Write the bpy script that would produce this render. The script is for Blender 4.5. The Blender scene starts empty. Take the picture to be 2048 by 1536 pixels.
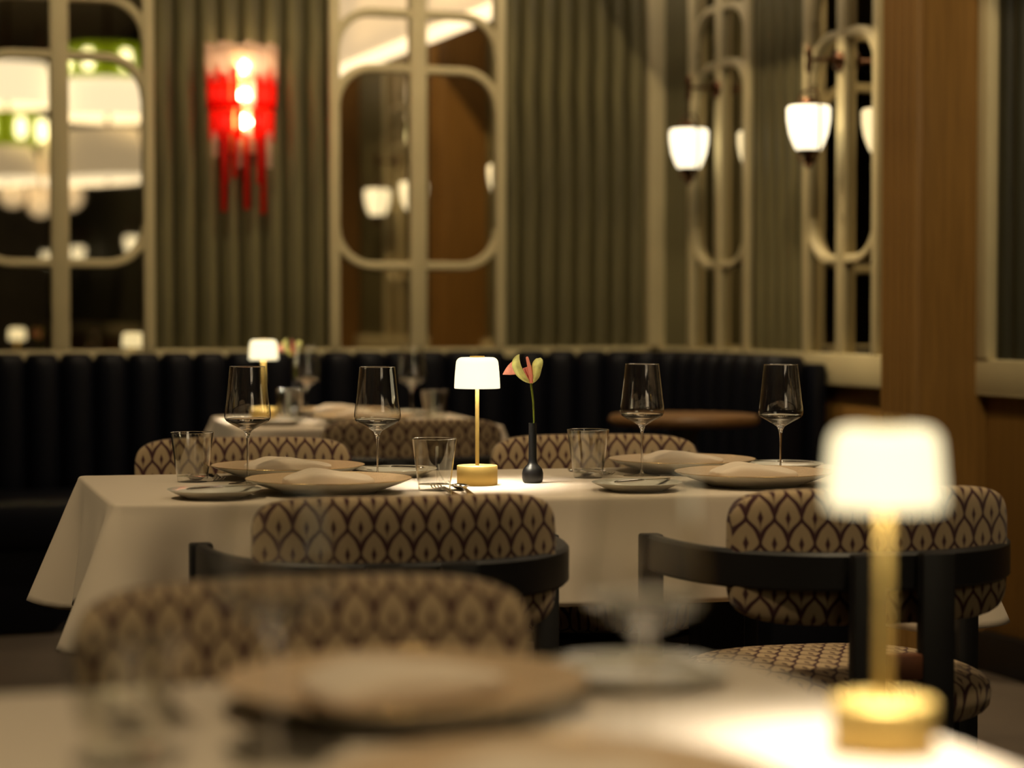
import bpy, bmesh, math, random
from mathutils import Vector, Matrix
R = math.radians
random.seed(7)
scene = bpy.context.scene
COL = scene.collection

# ------------------------------------------------------------------ camera, light level
cam_data = bpy.data.cameras.new('camera')
cam = bpy.data.objects.new('camera', cam_data)
COL.objects.link(cam)
cam.location = (0, 0, 1.11)
cam.rotation_euler = (R(90 - 1.987), 0, 0)
cam_data.sensor_width = 36
cam_data.lens = 4208 / 2048 * 36
cam_data.clip_end = 100
cam_data.dof.use_dof = True
cam_data.dof.focus_distance = 4.37
cam_data.dof.aperture_fstop = 1.88
scene.camera = cam

world = bpy.data.worlds.new('world')
scene.world = world
world.use_nodes = True
world.node_tree.nodes['Background'].inputs['Color'].default_value = (0.02, 0.016, 0.01, 1)
world.node_tree.nodes['Background'].inputs['Strength'].default_value = 0.3

vs = scene.view_settings
vs.view_transform = 'Standard'
vs.look = 'None'
vs.gamma = 1
vs.use_curve_mapping = False
vs.exposure = 0.06
scene.cycles.use_denoising = True
scene.cycles.sample_clamp_indirect = 4
scene.cycles.caustics_reflective = False
scene.cycles.caustics_refractive = False
scene.cycles.max_bounces = 9
scene.cycles.diffuse_bounces = 3
scene.cycles.adaptive_threshold = .05
scene.cycles.transparent_max_bounces = 24
scene.cycles.transmission_bounces = 12
scene.cycles.glossy_bounces = 6

WARM = (1.0, 0.775, 0.46)
DOWNLIGHT_W = 48.0

# frames: a spot on the floor plan and a heading
class Frame:
    def __init__(s, x, y, deg):
        s.x, s.y, s.deg = x, y, deg
        s.c, s.s = math.cos(R(deg)), math.sin(R(deg))
    def at(s, u, v, z=0.0):
        return (s.x + u * s.c - v * s.s, s.y + u * s.s + v * s.c, z)
    @property
    def rz(s):
        return R(s.deg)

ROOM = Frame(0, 0, 20)
MAIN = Frame(0.0219, 4.453, 11.5)      # four-seat table in focus
NEAR = Frame(-0.027, 1.695, 17)        # two-seat table by the camera
FAR = Frame(-0.525, 6.896, 14)         # two-seat table at the banquette
TOP = 0.75
BACK_V, RIGHT_U, LEFT_U, FRONT_V, CEIL = 8.05, 3.60, -5.0, -11.0, 3.9

# ------------------------------------------------------------------ materials
MATS = {}
def new_mat(name):
    m = bpy.data.materials.new(name)
    m.use_nodes = True
    n = m.node_tree.nodes
    MATS[name] = m
    return m, n, m.node_tree.links, n['Principled BSDF']

def rgb(r, g, b):
    def f(c):
        c /= 255
        return c / 12.92 if c <= .04045 else ((c + .055) / 1.055) ** 2.4
    return (f(r), f(g), f(b), 1)

def simple(name, col, rough=.5, metal=0, spec=.5, noise=0, nscale=20, bump=0, bscale=200, stretch=None, **kw):
    m, n, l, p = new_mat(name)
    p.inputs['Base Color'].default_value = col
    p.inputs['Roughness'].default_value = rough
    p.inputs['Metallic'].default_value = metal
    p.inputs['Specular IOR Level'].default_value = spec
    for k, v in kw.items():
        p.inputs[k.replace('_', ' ')].default_value = v
    if noise or bump:
        tc = n.new('ShaderNodeTexCoord')
        mp = n.new('ShaderNodeMapping')
        if stretch:
            mp.inputs['Scale'].default_value = stretch
        l.new(tc.outputs['Object'], mp.inputs['Vector'])
    if noise:
        t = n.new('ShaderNodeTexNoise')
        t.inputs['Scale'].default_value = nscale
        t.inputs['Detail'].default_value = 5
        l.new(mp.outputs['Vector'], t.inputs['Vector'])
        r = n.new('ShaderNodeValToRGB')
        r.color_ramp.elements[0].position = .3
        r.color_ramp.elements[1].position = .7
        r.color_ramp.elements[0].color = tuple(c * (1 - noise) for c in col[:3]) + (1,)
        r.color_ramp.elements[1].color = tuple(min(1, c * (1 + noise)) for c in col[:3]) + (1,)
        l.new(t.outputs['Fac'], r.inputs['Fac'])
        l.new(r.outputs['Color'], p.inputs['Base Color'])
    if bump:
        t2 = n.new('ShaderNodeTexNoise')
        t2.inputs['Scale'].default_value = bscale
        l.new(mp.outputs['Vector'], t2.inputs['Vector'])
        b = n.new('ShaderNodeBump')
        b.inputs['Strength'].default_value = bump
        b.inputs['Distance'].default_value = .002
        l.new(t2.outputs['Fac'], b.inputs['Height'])
        l.new(b.outputs['Normal'], p.inputs['Normal'])
    return m

def emissive(name, base, ecol, strength, rough=.4):
    m, n, l, p = new_mat(name)
    p.inputs['Base Color'].default_value = base
    p.inputs['Roughness'].default_value = rough
    p.inputs['Emission Color'].default_value = tuple(ecol) + (1,)
    p.inputs['Emission Strength'].default_value = strength
    return m

def thin_glass(name, tint=(.97, .97, .95), gain=2.5, rough=.0):
    m, n, l, p = new_mat(name)
    n.remove(p)
    out = n['Material Output']
    geo = n.new('ShaderNodeNewGeometry')
    dot = n.new('ShaderNodeVectorMath'); dot.operation = 'DOT_PRODUCT'
    l.new(geo.outputs['Normal'], dot.inputs[0]); l.new(geo.outputs['Incoming'], dot.inputs[1])
    def mth(op, a, b=None, clamp=False):
        q = n.new('ShaderNodeMath'); q.operation = op; q.use_clamp = clamp
        for i, s in enumerate((a, b)):
            if s is None: continue
            if isinstance(s, (int, float)): q.inputs[i].default_value = s
            else: l.new(s, q.inputs[i])
        return q.outputs[0]
    a = mth('ABSOLUTE', dot.outputs['Value'])
    x = mth('SUBTRACT', 1.0, a, True)
    x = mth('POWER', x, 5.0)
    x = mth('MULTIPLY', x, .96)
    x = mth('ADD', x, .04)
    x = mth('MULTIPLY', x, gain, True)
    tr = n.new('ShaderNodeBsdfTransparent'); tr.inputs['Color'].default_value = tint + (1,)
    gl = n.new('ShaderNodeBsdfGlossy'); gl.inputs['Roughness'].default_value = rough
    gl.inputs['Color'].default_value = (1, 1, 1, 1)
    mx = n.new('ShaderNodeMixShader')
    l.new(x, mx.inputs['Fac']); l.new(tr.outputs[0], mx.inputs[1]); l.new(gl.outputs[0], mx.inputs[2])
    l.new(mx.outputs[0], out.inputs['Surface'])
    return m

def fabric_pattern(name):
    """Ogee lattice: cream drops with plum outlines and a small plum seed in each."""
    m, n, l, p = new_mat(name)
    uv = n.new('ShaderNodeUVMap')
    sep = n.new('ShaderNodeSeparateXYZ')
    l.new(uv.outputs['UV'], sep.inputs[0])
    def mth(op, a, b=None, c=None, clamp=False):
        q = n.new('ShaderNodeMath'); q.operation = op; q.use_clamp = clamp
        for i, s in enumerate((a, b, c)):
            if s is None: continue
            if isinstance(s, (int, float)): q.inputs[i].default_value = s
            else: l.new(s, q.inputs[i])
        return q.outputs[0]
    W, H = .0440, .0900
    a = mth('DIVIDE', sep.outputs['X'], W)
    b = mth('DIVIDE', sep.outputs['Y'], H)
    ar = mth('ROUND', a)
    at = mth('ABSOLUTE', mth('SUBTRACT', a, ar))
    ph = mth('ADD', mth('MULTIPLY', b, 2 * math.pi), mth('MULTIPLY', mth('COSINE', mth('MULTIPLY', b, 4 * math.pi)), .20))
    cs = mth('COSINE', ph)
    w = mth('MULTIPLY', mth('ADD', cs, 1.0), .25)
    d = mth('ABSOLUTE', mth('SUBTRACT', at, w))
    slope = mth('ABSOLUTE', mth('SINE', ph))
    thick = mth('ADD', mth('MULTIPLY', slope, .045), .060)
    line = mth('SMOOTH_MIN', 1.0, mth('DIVIDE', d, thick), .2)
    mr = n.new('ShaderNodeMapRange'); mr.interpolation_type = 'SMOOTHSTEP'
    mr.inputs[1].default_value = .75; mr.inputs[2].default_value = 1.05
    l.new(mth('DIVIDE', d, thick), mr.inputs[0])
    incell = mth('LESS_THAN', at, w)
    # seed coordinates in either family of drops
    bs = mth('SUBTRACT', b, mth('MULTIPLY', mth('SUBTRACT', 1.0, incell), .5))
    bl = mth('ADD', mth('SUBTRACT', bs, mth('ROUND', bs)), .05)
    ax = mth('ADD', mth('MULTIPLY', incell, at), mth('MULTIPLY', mth('SUBTRACT', 1.0, incell), mth('SUBTRACT', .5, at)))
    seed = mth('ADD', mth('DIVIDE', ax, .105), mth('DIVIDE', mth('ABSOLUTE', bl), .15))
    mr2 = n.new('ShaderNodeMapRange'); mr2.interpolation_type = 'SMOOTHSTEP'
    mr2.inputs[1].default_value = .7; mr2.inputs[2].default_value = 1.25
    l.new(seed, mr2.inputs[0])
    stalk = mth('ADD', mth('DIVIDE', ax, .03), mth('MULTIPLY', mth('GREATER_THAN', bl, 0.0), 5.0))
    stm = mth('GREATER_THAN', stalk, 1.0)
    stm = mth('ADD', mth('MULTIPLY', stm, .45), .55)
    fac = mth('MULTIPLY', mth('MULTIPLY', mr.outputs[0], mr2.outputs[0]), stm)
    nz = n.new('ShaderNodeTexNoise'); nz.inputs['Scale'].default_value = 900
    l.new(uv.outputs['UV'], nz.inputs['Vector'])
    mix = n.new('ShaderNodeMix'); mix.data_type = 'RGBA'
    mix.inputs[6].default_value = rgb(77, 47, 49)
    mix.inputs[7].default_value = rgb(188, 164, 130)
    l.new(fac, mix.inputs[0])
    mul = n.new('ShaderNodeMix'); mul.data_type = 'RGBA'; mul.blend_type = 'MULTIPLY'
    mul.inputs[0].default_value = .35
    l.new(mix.outputs[2], mul.inputs[6]); l.new(nz.outputs['Color'], mul.inputs[7])
    l.new(mul.outputs[2], p.inputs['Base Color'])
    p.inputs['Roughness'].default_value = .9
    p.inputs['Specular IOR Level'].default_value = .15
    p.inputs['Sheen Weight'].default_value = .15
    bp = n.new('ShaderNodeBump'); bp.inputs['Strength'].default_value = .25; bp.inputs['Distance'].default_value = .001
    l.new(fac, bp.inputs['Height']); l.new(bp.outputs['Normal'], p.inputs['Normal'])
    return m

def wood(name, c1, c2, rough=.45, scale=(18, 18, .8)):
    m, n, l, p = new_mat(name)
    tc = n.new('ShaderNodeTexCoord'); mp = n.new('ShaderNodeMapping')
    mp.inputs['Scale'].default_value = scale
    l.new(tc.outputs['Object'], mp.inputs['Vector'])
    t = n.new('ShaderNodeTexNoise'); t.inputs['Scale'].default_value = 3.5
    t.inputs['Detail'].default_value = 8; t.inputs['Roughness'].default_value = .65
    l.new(mp.outputs['Vector'], t.inputs['Vector'])
    r = n.new('ShaderNodeValToRGB')
    r.color_ramp.elements[0].position = .3; r.color_ramp.elements[0].color = c1
    r.color_ramp.elements[1].position = .72; r.color_ramp.elements[1].color = c2
    l.new(t.outputs['Fac'], r.inputs['Fac']); l.new(r.outputs['Color'], p.inputs['Base Color'])
    p.inputs['Roughness'].default_value = rough
    b = n.new('ShaderNodeBump'); b.inputs['Strength'].default_value = .15; b.inputs['Distance'].default_value = .002
    l.new(t.outputs['Fac'], b.inputs['Height']); l.new(b.outputs['Normal'], p.inputs['Normal'])
    return m

cloth = simple('linen_cloth', (.64, .55, .445, 1), .85, spec=.2, bump=.12, bscale=700, Sheen_Weight=.1)
napkin_m = simple('napkin_linen', (.74, .63, .51, 1), .85, spec=.2, bump=.15, bscale=600)
porcelain = simple('porcelain', (.66, .64, .57, 1), .12)
tan_glaze = simple('tan_glaze', (.58, .42, .26, 1), .35, noise=.22, nscale=420, bump=.6, bscale=420)
gold_line = simple('gold_edge', (.75, .52, .22, 1), .25, metal=1)
brass = simple('brushed_brass', (.74, .52, .165, 1), .46, metal=.55, bump=.05, bscale=900, stretch=(1, 1, 30))
silver = simple('polished_silver', (.82, .78, .74, 1), .10, metal=1)
black_ceramic = simple('matte_black_ceramic', (.0035, .0035, .0042, 1), .42, spec=.3)
black_wood = simple('black_stained_wood', (.0065, .0058, .0065, 1), .5, noise=.4, nscale=8)
brown_tab = simple('brown_leather', (.14, .05, .022, 1), .5, noise=.2)
chair_fabric = fabric_pattern('ogee_fabric')
navy = simple('navy_leather', (.0022, .0027, .0068, 1), .5, spec=.22, bump=.15, bscale=90)
cream = simple('cream_paint', (.60, .52, .31, 1), .5, noise=.06, nscale=6)
slat_m = simple('olive_stained_slat', (.128, .112, .052, 1), .5, noise=.6, nscale=5, stretch=(5, 5, .35), spec=.4)
wall_m = simple('olive_wall', (.045, .042, .022, 1), .7)
oak = wood('brown_oak', (.165, .084, .019, 1), (.27, .143, .035, 1), .45)
oak_table = wood('table_oak', (.13, .065, .025, 1), (.21, .11, .045, 1), .35, (2, 18, 18))
floor_m = simple('beige_floor', (.085, .064, .046, 1), .6, noise=.15, nscale=3)
ceiling_m = simple('ceiling_plaster', (.30, .25, .18, 1), .9)
dark_panel = simple('dark_panel', (.075, .058, .03, 1), .5, noise=.3, nscale=4)
mirror_m = simple('aged_mirror', (.60, .54, .42, 1), .015, metal=1)
glass_thin = thin_glass('thin_crystal')
m, n_, l_, p_ = new_mat('solid_crystal')
p_.inputs['Base Color'].default_value = (1, 1, 1, 1); p_.inputs['Roughness'].default_value = 0
p_.inputs['Transmission Weight'].default_value = 1; p_.inputs['IOR'].default_value = 1.5
glass_solid = m
m, n_, l_, p_ = new_mat('frosted_glass_strip')
p_.inputs['Base Color'].default_value = (.75, .58, .50, 1); p_.inputs['Roughness'].default_value = .3
tl = n_.new('ShaderNodeBsdfTranslucent'); tl.inputs['Color'].default_value = (.95, .75, .66, 1)
tp = n_.new('ShaderNodeBsdfTransparent'); tp.inputs['Color'].default_value = (1, .93, .88, 1)
mx1 = n_.new('ShaderNodeMixShader'); mx1.inputs[0].default_value = .6
mx2 = n_.new('ShaderNodeMixShader'); mx2.inputs[0].default_value = .5
l_.new(p_.outputs[0], mx1.inputs[1]); l_.new(tl.outputs[0], mx1.inputs[2])
l_.new(mx1.outputs[0], mx2.inputs[1]); l_.new(tp.outputs[0], mx2.inputs[2])
l_.new(mx2.outputs[0], n_['Material Output'].inputs['Surface'])
clear_strip = m
m, n_, l_, p_ = new_mat('red_glass_strip')
p_.inputs['Base Color'].default_value = (.62, .02, .012, 1); p_.inputs['Roughness'].default_value = .25
tl = n_.new('ShaderNodeBsdfTranslucent'); tl.inputs['Color'].default_value = (.95, .06, .035, 1)
tp = n_.new('ShaderNodeBsdfTransparent'); tp.inputs['Color'].default_value = (.95, .12, .07, 1)
mx1 = n_.new('ShaderNodeMixShader'); mx1.inputs[0].default_value = .6
mx2 = n_.new('ShaderNodeMixShader'); mx2.inputs[0].default_value = .35
l_.new(p_.outputs[0], mx1.inputs[1]); l_.new(tl.outputs[0], mx1.inputs[2])
l_.new(mx1.outputs[0], mx2.inputs[1]); l_.new(tp.outputs[0], mx2.inputs[2])
l_.new(mx2.outputs[0], n_['Material Output'].inputs['Surface'])
red_strip = m
bronze = simple('aged_bronze', (.10, .045, .022, 1), .3, metal=.9)
lamp_shade_m = emissive('lit_opal_shade', (.8, .75, .6, 1), (1, .87, .54), 1.35)
lamp_led_m = emissive('lamp_led', (.8, .8, .7, 1), (1, .86, .6), 6)
sconce_m = emissive('lit_opal_sconce', (.8, .77, .68, 1), (1, .86, .58), 1.9)
bulb_m = emissive('warm_bulb', (1, .9, .7, 1), (1, .78, .48), 24)
valance_m = emissive('lit_fabric', (.7, .6, .48, 1), (1, .80, .58), 1.0, .8)
valance_edge_m = emissive('lit_fabric_edge', (.8, .7, .55, 1), (1, .84, .64), 2.6, .8)
silk_low_m = emissive('dim_pleated_silk', (.7, .6, .42, 1), (1, .78, .50), .55, .8)
pleat_m = emissive('lit_pleated_silk', (.8, .74, .62, 1), (1, .86, .64), 1.7, .8)
peach_m = emissive('lit_peach_globe', (.8, .65, .45, 1), (1, .76, .48), .9, .6)
green_m = emissive('lit_green_glass', (.20, .30, .01, 1), (.42, .52, .01), .35, .3)
petal_green = simple('petal_green', (.72, .74, .28, 1), .4, noise=.25, nscale=60)
petal_pink = simple('petal_pink', (.95, .34, .28, 1), .4, noise=.2, nscale=80)
spadix_m = simple('spadix_pink', (.95, .32, .26, 1), .5, bump=.4, bscale=600)
stem_green = simple('stem_green', (.13, .17, .016, 1), .4, noise=.25, nscale=40)
down_m = emissive('downlight_lens', (.9, .85, .75, 1), WARM, 6)

# ------------------------------------------------------------------ mesh helpers
def link(o, parent=None):
    COL.objects.link(o)
    if parent is not None:
        o.parent = parent
    return o

def mesh_obj(name, V, Fc, mat, parent=None, smooth=True, uv=None, mats=None, fmat=None, auto=None):
    me = bpy.data.meshes.new(name)
    me.from_pydata([tuple(v) for v in V], [], Fc)
    me.update()
    if uv is not None:
        layer = me.uv_layers.new(name='UVMap')
        for lp in me.loops:
            layer.data[lp.index].uv = uv[lp.vertex_index]
    for mm in (mats or [mat]):
        me.materials.append(mm)
    if fmat:
        for pl, i in zip(me.polygons, fmat):
            pl.material_index = i
    if smooth:
        me.polygons.foreach_set('use_smooth', [True] * len(me.polygons))
        if auto:
            me.set_sharp_from_angle(angle=R(auto))
    o = bpy.data.objects.new(name, me)
    return link(o, parent)

def empty(name, loc, rz=0.0, label=None, cat=None, group=None, kind=None):
    o = bpy.data.objects.new(name, None)
    o.empty_display_size = .05
    o.location = loc
    o.rotation_euler = (0, 0, rz)
    tag(o, label, cat, group, kind)
    return link(o)

def tag(o, label=None, cat=None, group=None, kind=None):
    if label: o['label'] = label
    if cat: o['category'] = cat
    if group: o['group'] = group
    if kind: o['kind'] = kind
    return o

def copy_tree(o, parent=None):
    c = o.copy()
    COL.objects.link(c)
    c.parent = parent
    for ch in list(o.children):
        copy_tree(ch, c)
    return c

def box_data(x0, x1, y0, y1, z0, z1, bev=0.0):
    bm = bmesh.new()
    bmesh.ops.create_cube(bm, size=1)
    for v in bm.verts:
        v.co = Vector(((x0 + x1) / 2 + v.co.x * (x1 - x0), (y0 + y1) / 2 + v.co.y * (y1 - y0), (z0 + z1) / 2 + v.co.z * (z1 - z0)))
    if bev:
        bmesh.ops.bevel(bm, geom=bm.edges[:], offset=bev, segments=2, affect='EDGES', profile=.5)
    bm.verts.index_update()
    V = [v.co.copy() for v in bm.verts]
    Fc = [[v.index for v in f.verts] for f in bm.faces]
    bm.free()
    return V, Fc

def box(name, x0, x1, y0, y1, z0, z1, mat, parent=None, bev=0.0):
    V, Fc = box_data(x0, x1, y0, y1, z0, z1, bev)
    return mesh_obj(name, V, Fc, mat, parent, smooth=bool(bev), auto=40 if bev else None)

def lathe(name, prof, mat, parent=None, seg=48, wave=None, auto=50, uvscale=None):
    V, Fc = [], []
    n = len(prof)
    for j in range(seg):
        a = 2 * math.pi * j / seg
        for (r, z) in prof:
            k = 1 + (wave(a, z) if wave else 0)
            V.append((r * k * math.cos(a), r * k * math.sin(a), z))
    for j in range(seg):
        k = (j + 1) % seg
        for i in range(n - 1):
            Fc.append([j * n + i, k * n + i, k * n + i + 1, j * n + i + 1])
    o = mesh_obj(name, V, Fc, mat, parent, auto=auto)
    bm = bmesh.new(); bm.from_mesh(o.data)
    bmesh.ops.remove_doubles(bm, verts=bm.verts, dist=1e-6)
    bmesh.ops.dissolve_degenerate(bm, edges=bm.edges, dist=1e-7)
    bm.to_mesh(o.data); bm.free()
    o.data.polygons.foreach_set('use_smooth', [True] * len(o.data.polygons))
    if auto:
        o.data.set_sharp_from_angle(angle=R(auto))
    return o

def tube_data(pts, rad, seg=10, cap=True):
    pts = [Vector(p) for p in pts]
    n = len(pts)
    if not hasattr(rad, '__len__'):
        rad = [rad] * n
    V, Fc = [], []
    up = None
    for i, p in enumerate(pts):
        d = (pts[min(i + 1, n - 1)] - pts[max(i - 1, 0)]).normalized()
        if up is None:
            up = Vector((0, 0, 1)) if abs(d.z) < .9 else Vector((1, 0, 0))
        s = d.cross(up).normalized(); up = s.cross(d).normalized()
        for j in range(seg):
            a = 2 * math.pi * j / seg
            V.append(p + (s * math.cos(a) + up * math.sin(a)) * rad[i])
    for i in range(n - 1):
        for j in range(seg):
            k = (j + 1) % seg
            Fc.append([i * seg + j, i * seg + k, (i + 1) * seg + k, (i + 1) * seg + j])
    if cap:
        Fc.append([j for j in range(seg)][::-1])
        Fc.append([(n - 1) * seg + j for j in range(seg)])
    return V, Fc

def tube(name, pts, rad, mat, parent=None, seg=10):
    V, Fc = tube_data(pts, rad, seg)
    return mesh_obj(name, V, Fc, mat, parent, auto=50)

def ribbon_sweep(name, path, half_h, half_t, mat, parent=None, taper=None):
    """Rectangular bar (height along z, thickness across) swept along a horizontal path."""
    V, Fc = [], []
    n = len(path)
    ch = min(half_h, half_t) * .45
    prof = [(-half_t, -half_h + ch), (-half_t + ch, -half_h), (half_t - ch, -half_h), (half_t, -half_h + ch),
            (half_t, half_h - ch), (half_t - ch, half_h), (-half_t + ch, half_h), (-half_t, half_h - ch)]
    m_ = len(prof)
    for i, (x, y, z) in enumerate(path):
        a, b = path[max(i - 1, 0)], path[min(i + 1, n - 1)]
        d = Vector((b[0] - a[0], b[1] - a[1], 0)).normalized()
        nn = Vector((d.y, -d.x, 0))
        for (t, h) in prof:
            q = Vector((x, y, z)) + nn * t
            V.append((q.x, q.y, z + h))
    for i in range(n - 1):
        for j in range(m_):
            k = (j + 1) % m_
            Fc.append([i * m_ + j, i * m_ + k, (i + 1) * m_ + k, (i + 1) * m_ + j])
    Fc.append(list(range(m_))); Fc.append([(n - 1) * m_ + j for j in range(m_)][::-1])
    o = mesh_obj(name, V, Fc, mat, parent, auto=35)
    fix_normals(o)
    return o

def fix_normals(o):
    bm = bmesh.new(); bm.from_mesh(o.data)
    bmesh.ops.recalc_face_normals(bm, faces=bm.faces)
    bm.to_mesh(o.data); bm.free()

def flat_sweep(name, path, w, d, mat, parent=None, y=0.0):
    """Bar of width w lying in the local XZ plane (a rail on a wall), proud of it by d towards -y."""
    V, Fc = [], []
    n = len(path)
    ch = min(w, d) * .3
    prof = [(-w / 2, 0), (w / 2, 0), (w / 2, -d + ch), (w / 2 - ch, -d), (-w / 2 + ch, -d), (-w / 2, -d + ch)]
    k_ = len(prof)
    for i, (x, z) in enumerate(path):
        a, b = path[max(i - 1, 0)], path[min(i + 1, n - 1)]
        t = Vector((b[0] - a[0], b[1] - a[1])).normalized()
        nn = Vector((-t.y, t.x))
        for (s, yy) in prof:
            V.append((x + nn.x * s, y + yy, z + nn.y * s))
    for i in range(n - 1):
        for j in range(k_):
            k = (j + 1) % k_
            Fc.append([i * k_ + j, i * k_ + k, (i + 1) * k_ + k, (i + 1) * k_ + j])
    Fc.append(list(range(k_))); Fc.append([(n - 1) * k_ + j for j in range(k_)][::-1])
    o = mesh_obj(name, V, Fc, mat, parent, auto=35)
    fix_normals(o)
    return o

def spow(v, e):
    return math.copysign(abs(v) ** e, v)

def superellipsoid(rx, ry, rz, e1, e2, nu=48, nv=20):
    V, Fc = [], []
    for i in range(nv + 1):
        th = -math.pi / 2 + math.pi * i / nv
        for j in range(nu):
            ph = 2 * math.pi * j / nu
            V.append(Vector((rx * spow(math.cos(th), e1) * spow(math.cos(ph), e2),
                             ry * spow(math.cos(th), e1) * spow(math.sin(ph), e2),
                             rz * spow(math.sin(th), e1))))
    for i in range(nv):
        for j in range(nu):
            k = (j + 1) % nu
            Fc.append([i * nu + j, i * nu + k, (i + 1) * nu + k, (i + 1) * nu + j])
    return V, Fc

def clean(o, dist=1e-5, auto=None):
    bm = bmesh.new(); bm.from_mesh(o.data)
    bmesh.ops.remove_doubles(bm, verts=bm.verts, dist=dist)
    bmesh.ops.dissolve_degenerate(bm, edges=bm.edges, dist=1e-7)
    bm.to_mesh(o.data); bm.free()
    o.data.polygons.foreach_set('use_smooth', [True] * len(o.data.polygons))
    if auto:
        o.data.set_sharp_from_angle(angle=R(auto))
    return o

def room_obj(o, u=0, v=0, z=0, turn=0):
    o.location = ROOM.at(u, v, z)
    o.rotation_euler = (0, 0, ROOM.rz + R(turn))
    return o

# ------------------------------------------------------------------ the room shell
def shell(name, x0, x1, y0, y1, z0, z1, mat):
    return tag(room_obj(box(name, x0, x1, y0, y1, z0, z1, mat)), kind='structure')

floor = shell('floor', LEFT_U - .2, RIGHT_U + .2, FRONT_V - .2, BACK_V + .2, -.1, 0, floor_m)
ceiling = shell('ceiling', LEFT_U - .2, RIGHT_U + .2, FRONT_V - .2, BACK_V + .2, CEIL, CEIL + .1, ceiling_m)
wall_back = shell('wall_back', LEFT_U - .2, RIGHT_U + .2, BACK_V + .03, BACK_V + .2, 0, CEIL, wall_m)
wall_right = shell('wall_right', RIGHT_U + .03, RIGHT_U + .2, FRONT_V - .2, BACK_V + .03, 0, CEIL, wall_m)
wall_left = shell('wall_left', LEFT_U - .2, LEFT_U, FRONT_V - .2, BACK_V + .2, 0, CEIL, dark_panel)
wall_front = shell('wall_front', LEFT_U - .2, RIGHT_U + .2, FRONT_V - .2, FRONT_V, 0, CEIL, dark_panel)

SILL = .95
# half-round slats, one mesh shared by all of a wall
def slat_mesh(w, d, h):
    V, Fc = [], []
    n = 8
    for z in (0, h):
        for i in range(n + 1):
            a = math.pi * i / n
            V.append((-w / 2 * .90 * math.cos(a), -d * math.sin(a) ** .8, z))
    for i in range(n):
        Fc.append([i, i + 1, n + 1 + i + 1, n + 1 + i])
    me = bpy.data.meshes.new('slat')
    me.from_pydata(V, [], Fc); me.update()
    me.materials.append(slat_m)
    me.polygons.foreach_set('use_smooth', [True] * len(me.polygons))
    return me

PITCH = .083
slat_me = slat_mesh(PITCH, .046, CEIL - SILL - .12)
dark_slat_me = slat_me.copy()
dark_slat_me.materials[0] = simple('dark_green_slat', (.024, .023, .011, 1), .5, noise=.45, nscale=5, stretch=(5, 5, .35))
def slat_field(wall, a0, a1, on_right, me=slat_me):
    n = max(1, round((a1 - a0) / PITCH))
    w = (a1 - a0) / n
    for i in range(n):
        o = bpy.data.objects.new('slat', me)
        c = a0 + w * (i + .5)
        o.location = (RIGHT_U + .03, c, SILL) if on_right else (c, BACK_V + .03, SILL)
        o.rotation_euler = (0, 0, -math.pi / 2 if on_right else 0)
        o.scale = (w / PITCH, 1, 1)
        link(o, wall)

# mirrors: positions on the walls
BACK_MIRRORS = [(1.115, .71), (2.526, .735)]
RIGHT_MIRRORS = [7.47, 6.49, 4.33]
RM_W = .53
slat_field(wall_back, -.62, BACK_MIRRORS[0][0] - .355, False)
slat_field(wall_back, BACK_MIRRORS[0][0] + .355, BACK_MIRRORS[1][0] - .3675, False)
slat_field(wall_back, BACK_MIRRORS[1][0] + .3675, RIGHT_U - .075, False)
PILASTERS = [(5.61, 5.83), (3.22, 3.44)]
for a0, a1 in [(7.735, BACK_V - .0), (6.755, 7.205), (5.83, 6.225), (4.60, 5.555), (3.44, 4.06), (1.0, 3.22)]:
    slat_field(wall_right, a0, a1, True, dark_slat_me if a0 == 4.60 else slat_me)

# sill band and wainscot
t = box('trim_1', LEFT_U, RIGHT_U, BACK_V - .03, BACK_V + .03, SILL - .10, SILL + .012, cream, bev=.008)
tag(room_obj(t), kind='structure')
t = box('trim_2', RIGHT_U - .035, RIGHT_U + .03, FRONT_V, BACK_V - .03, SILL - .10, SILL + .012, cream, bev=.008)
tag(room_obj(t), kind='structure')
t = box('trim_3', RIGHT_U - .08, RIGHT_U + .03, BACK_V - .05, BACK_V + .03, SILL + .012, CEIL, cream, bev=.006)
tag(room_obj(t), kind='structure')
t = box('baseboard_right', RIGHT_U - .03, RIGHT_U + .03, FRONT_V, BACK_V, 0, .12, black_wood, bev=.005)
tag(room_obj(t), kind='structure')
for wall, on_right, spans in ((wall_right, True, [(-11, 2.6), (2.6, 3.22), (3.44, 5.61), (5.83, 7.0), (7.0, 8.02)]),
                              (wall_back, False, [(-5, -2), (-2, 1), (1, 3.57)])):
    for a0, a1 in spans:
        if on_right:
            box('wainscot_panel', RIGHT_U, RIGHT_U + .03, a0 + .004, a1 - .004, .12, SILL - .10, oak, wall, bev=.004)
        else:
            box('wainscot_panel', a0 + .004, a1 - .004, BACK_V, BACK_V + .03, .0, SILL - .10, oak, wall, bev=.004)

t = box('trim_6', RIGHT_U - .04, RIGHT_U + .03, 5.545, 5.608, SILL + .012, CEIL, cream, bev=.006)
tag(room_obj(t), kind='structure')
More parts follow.
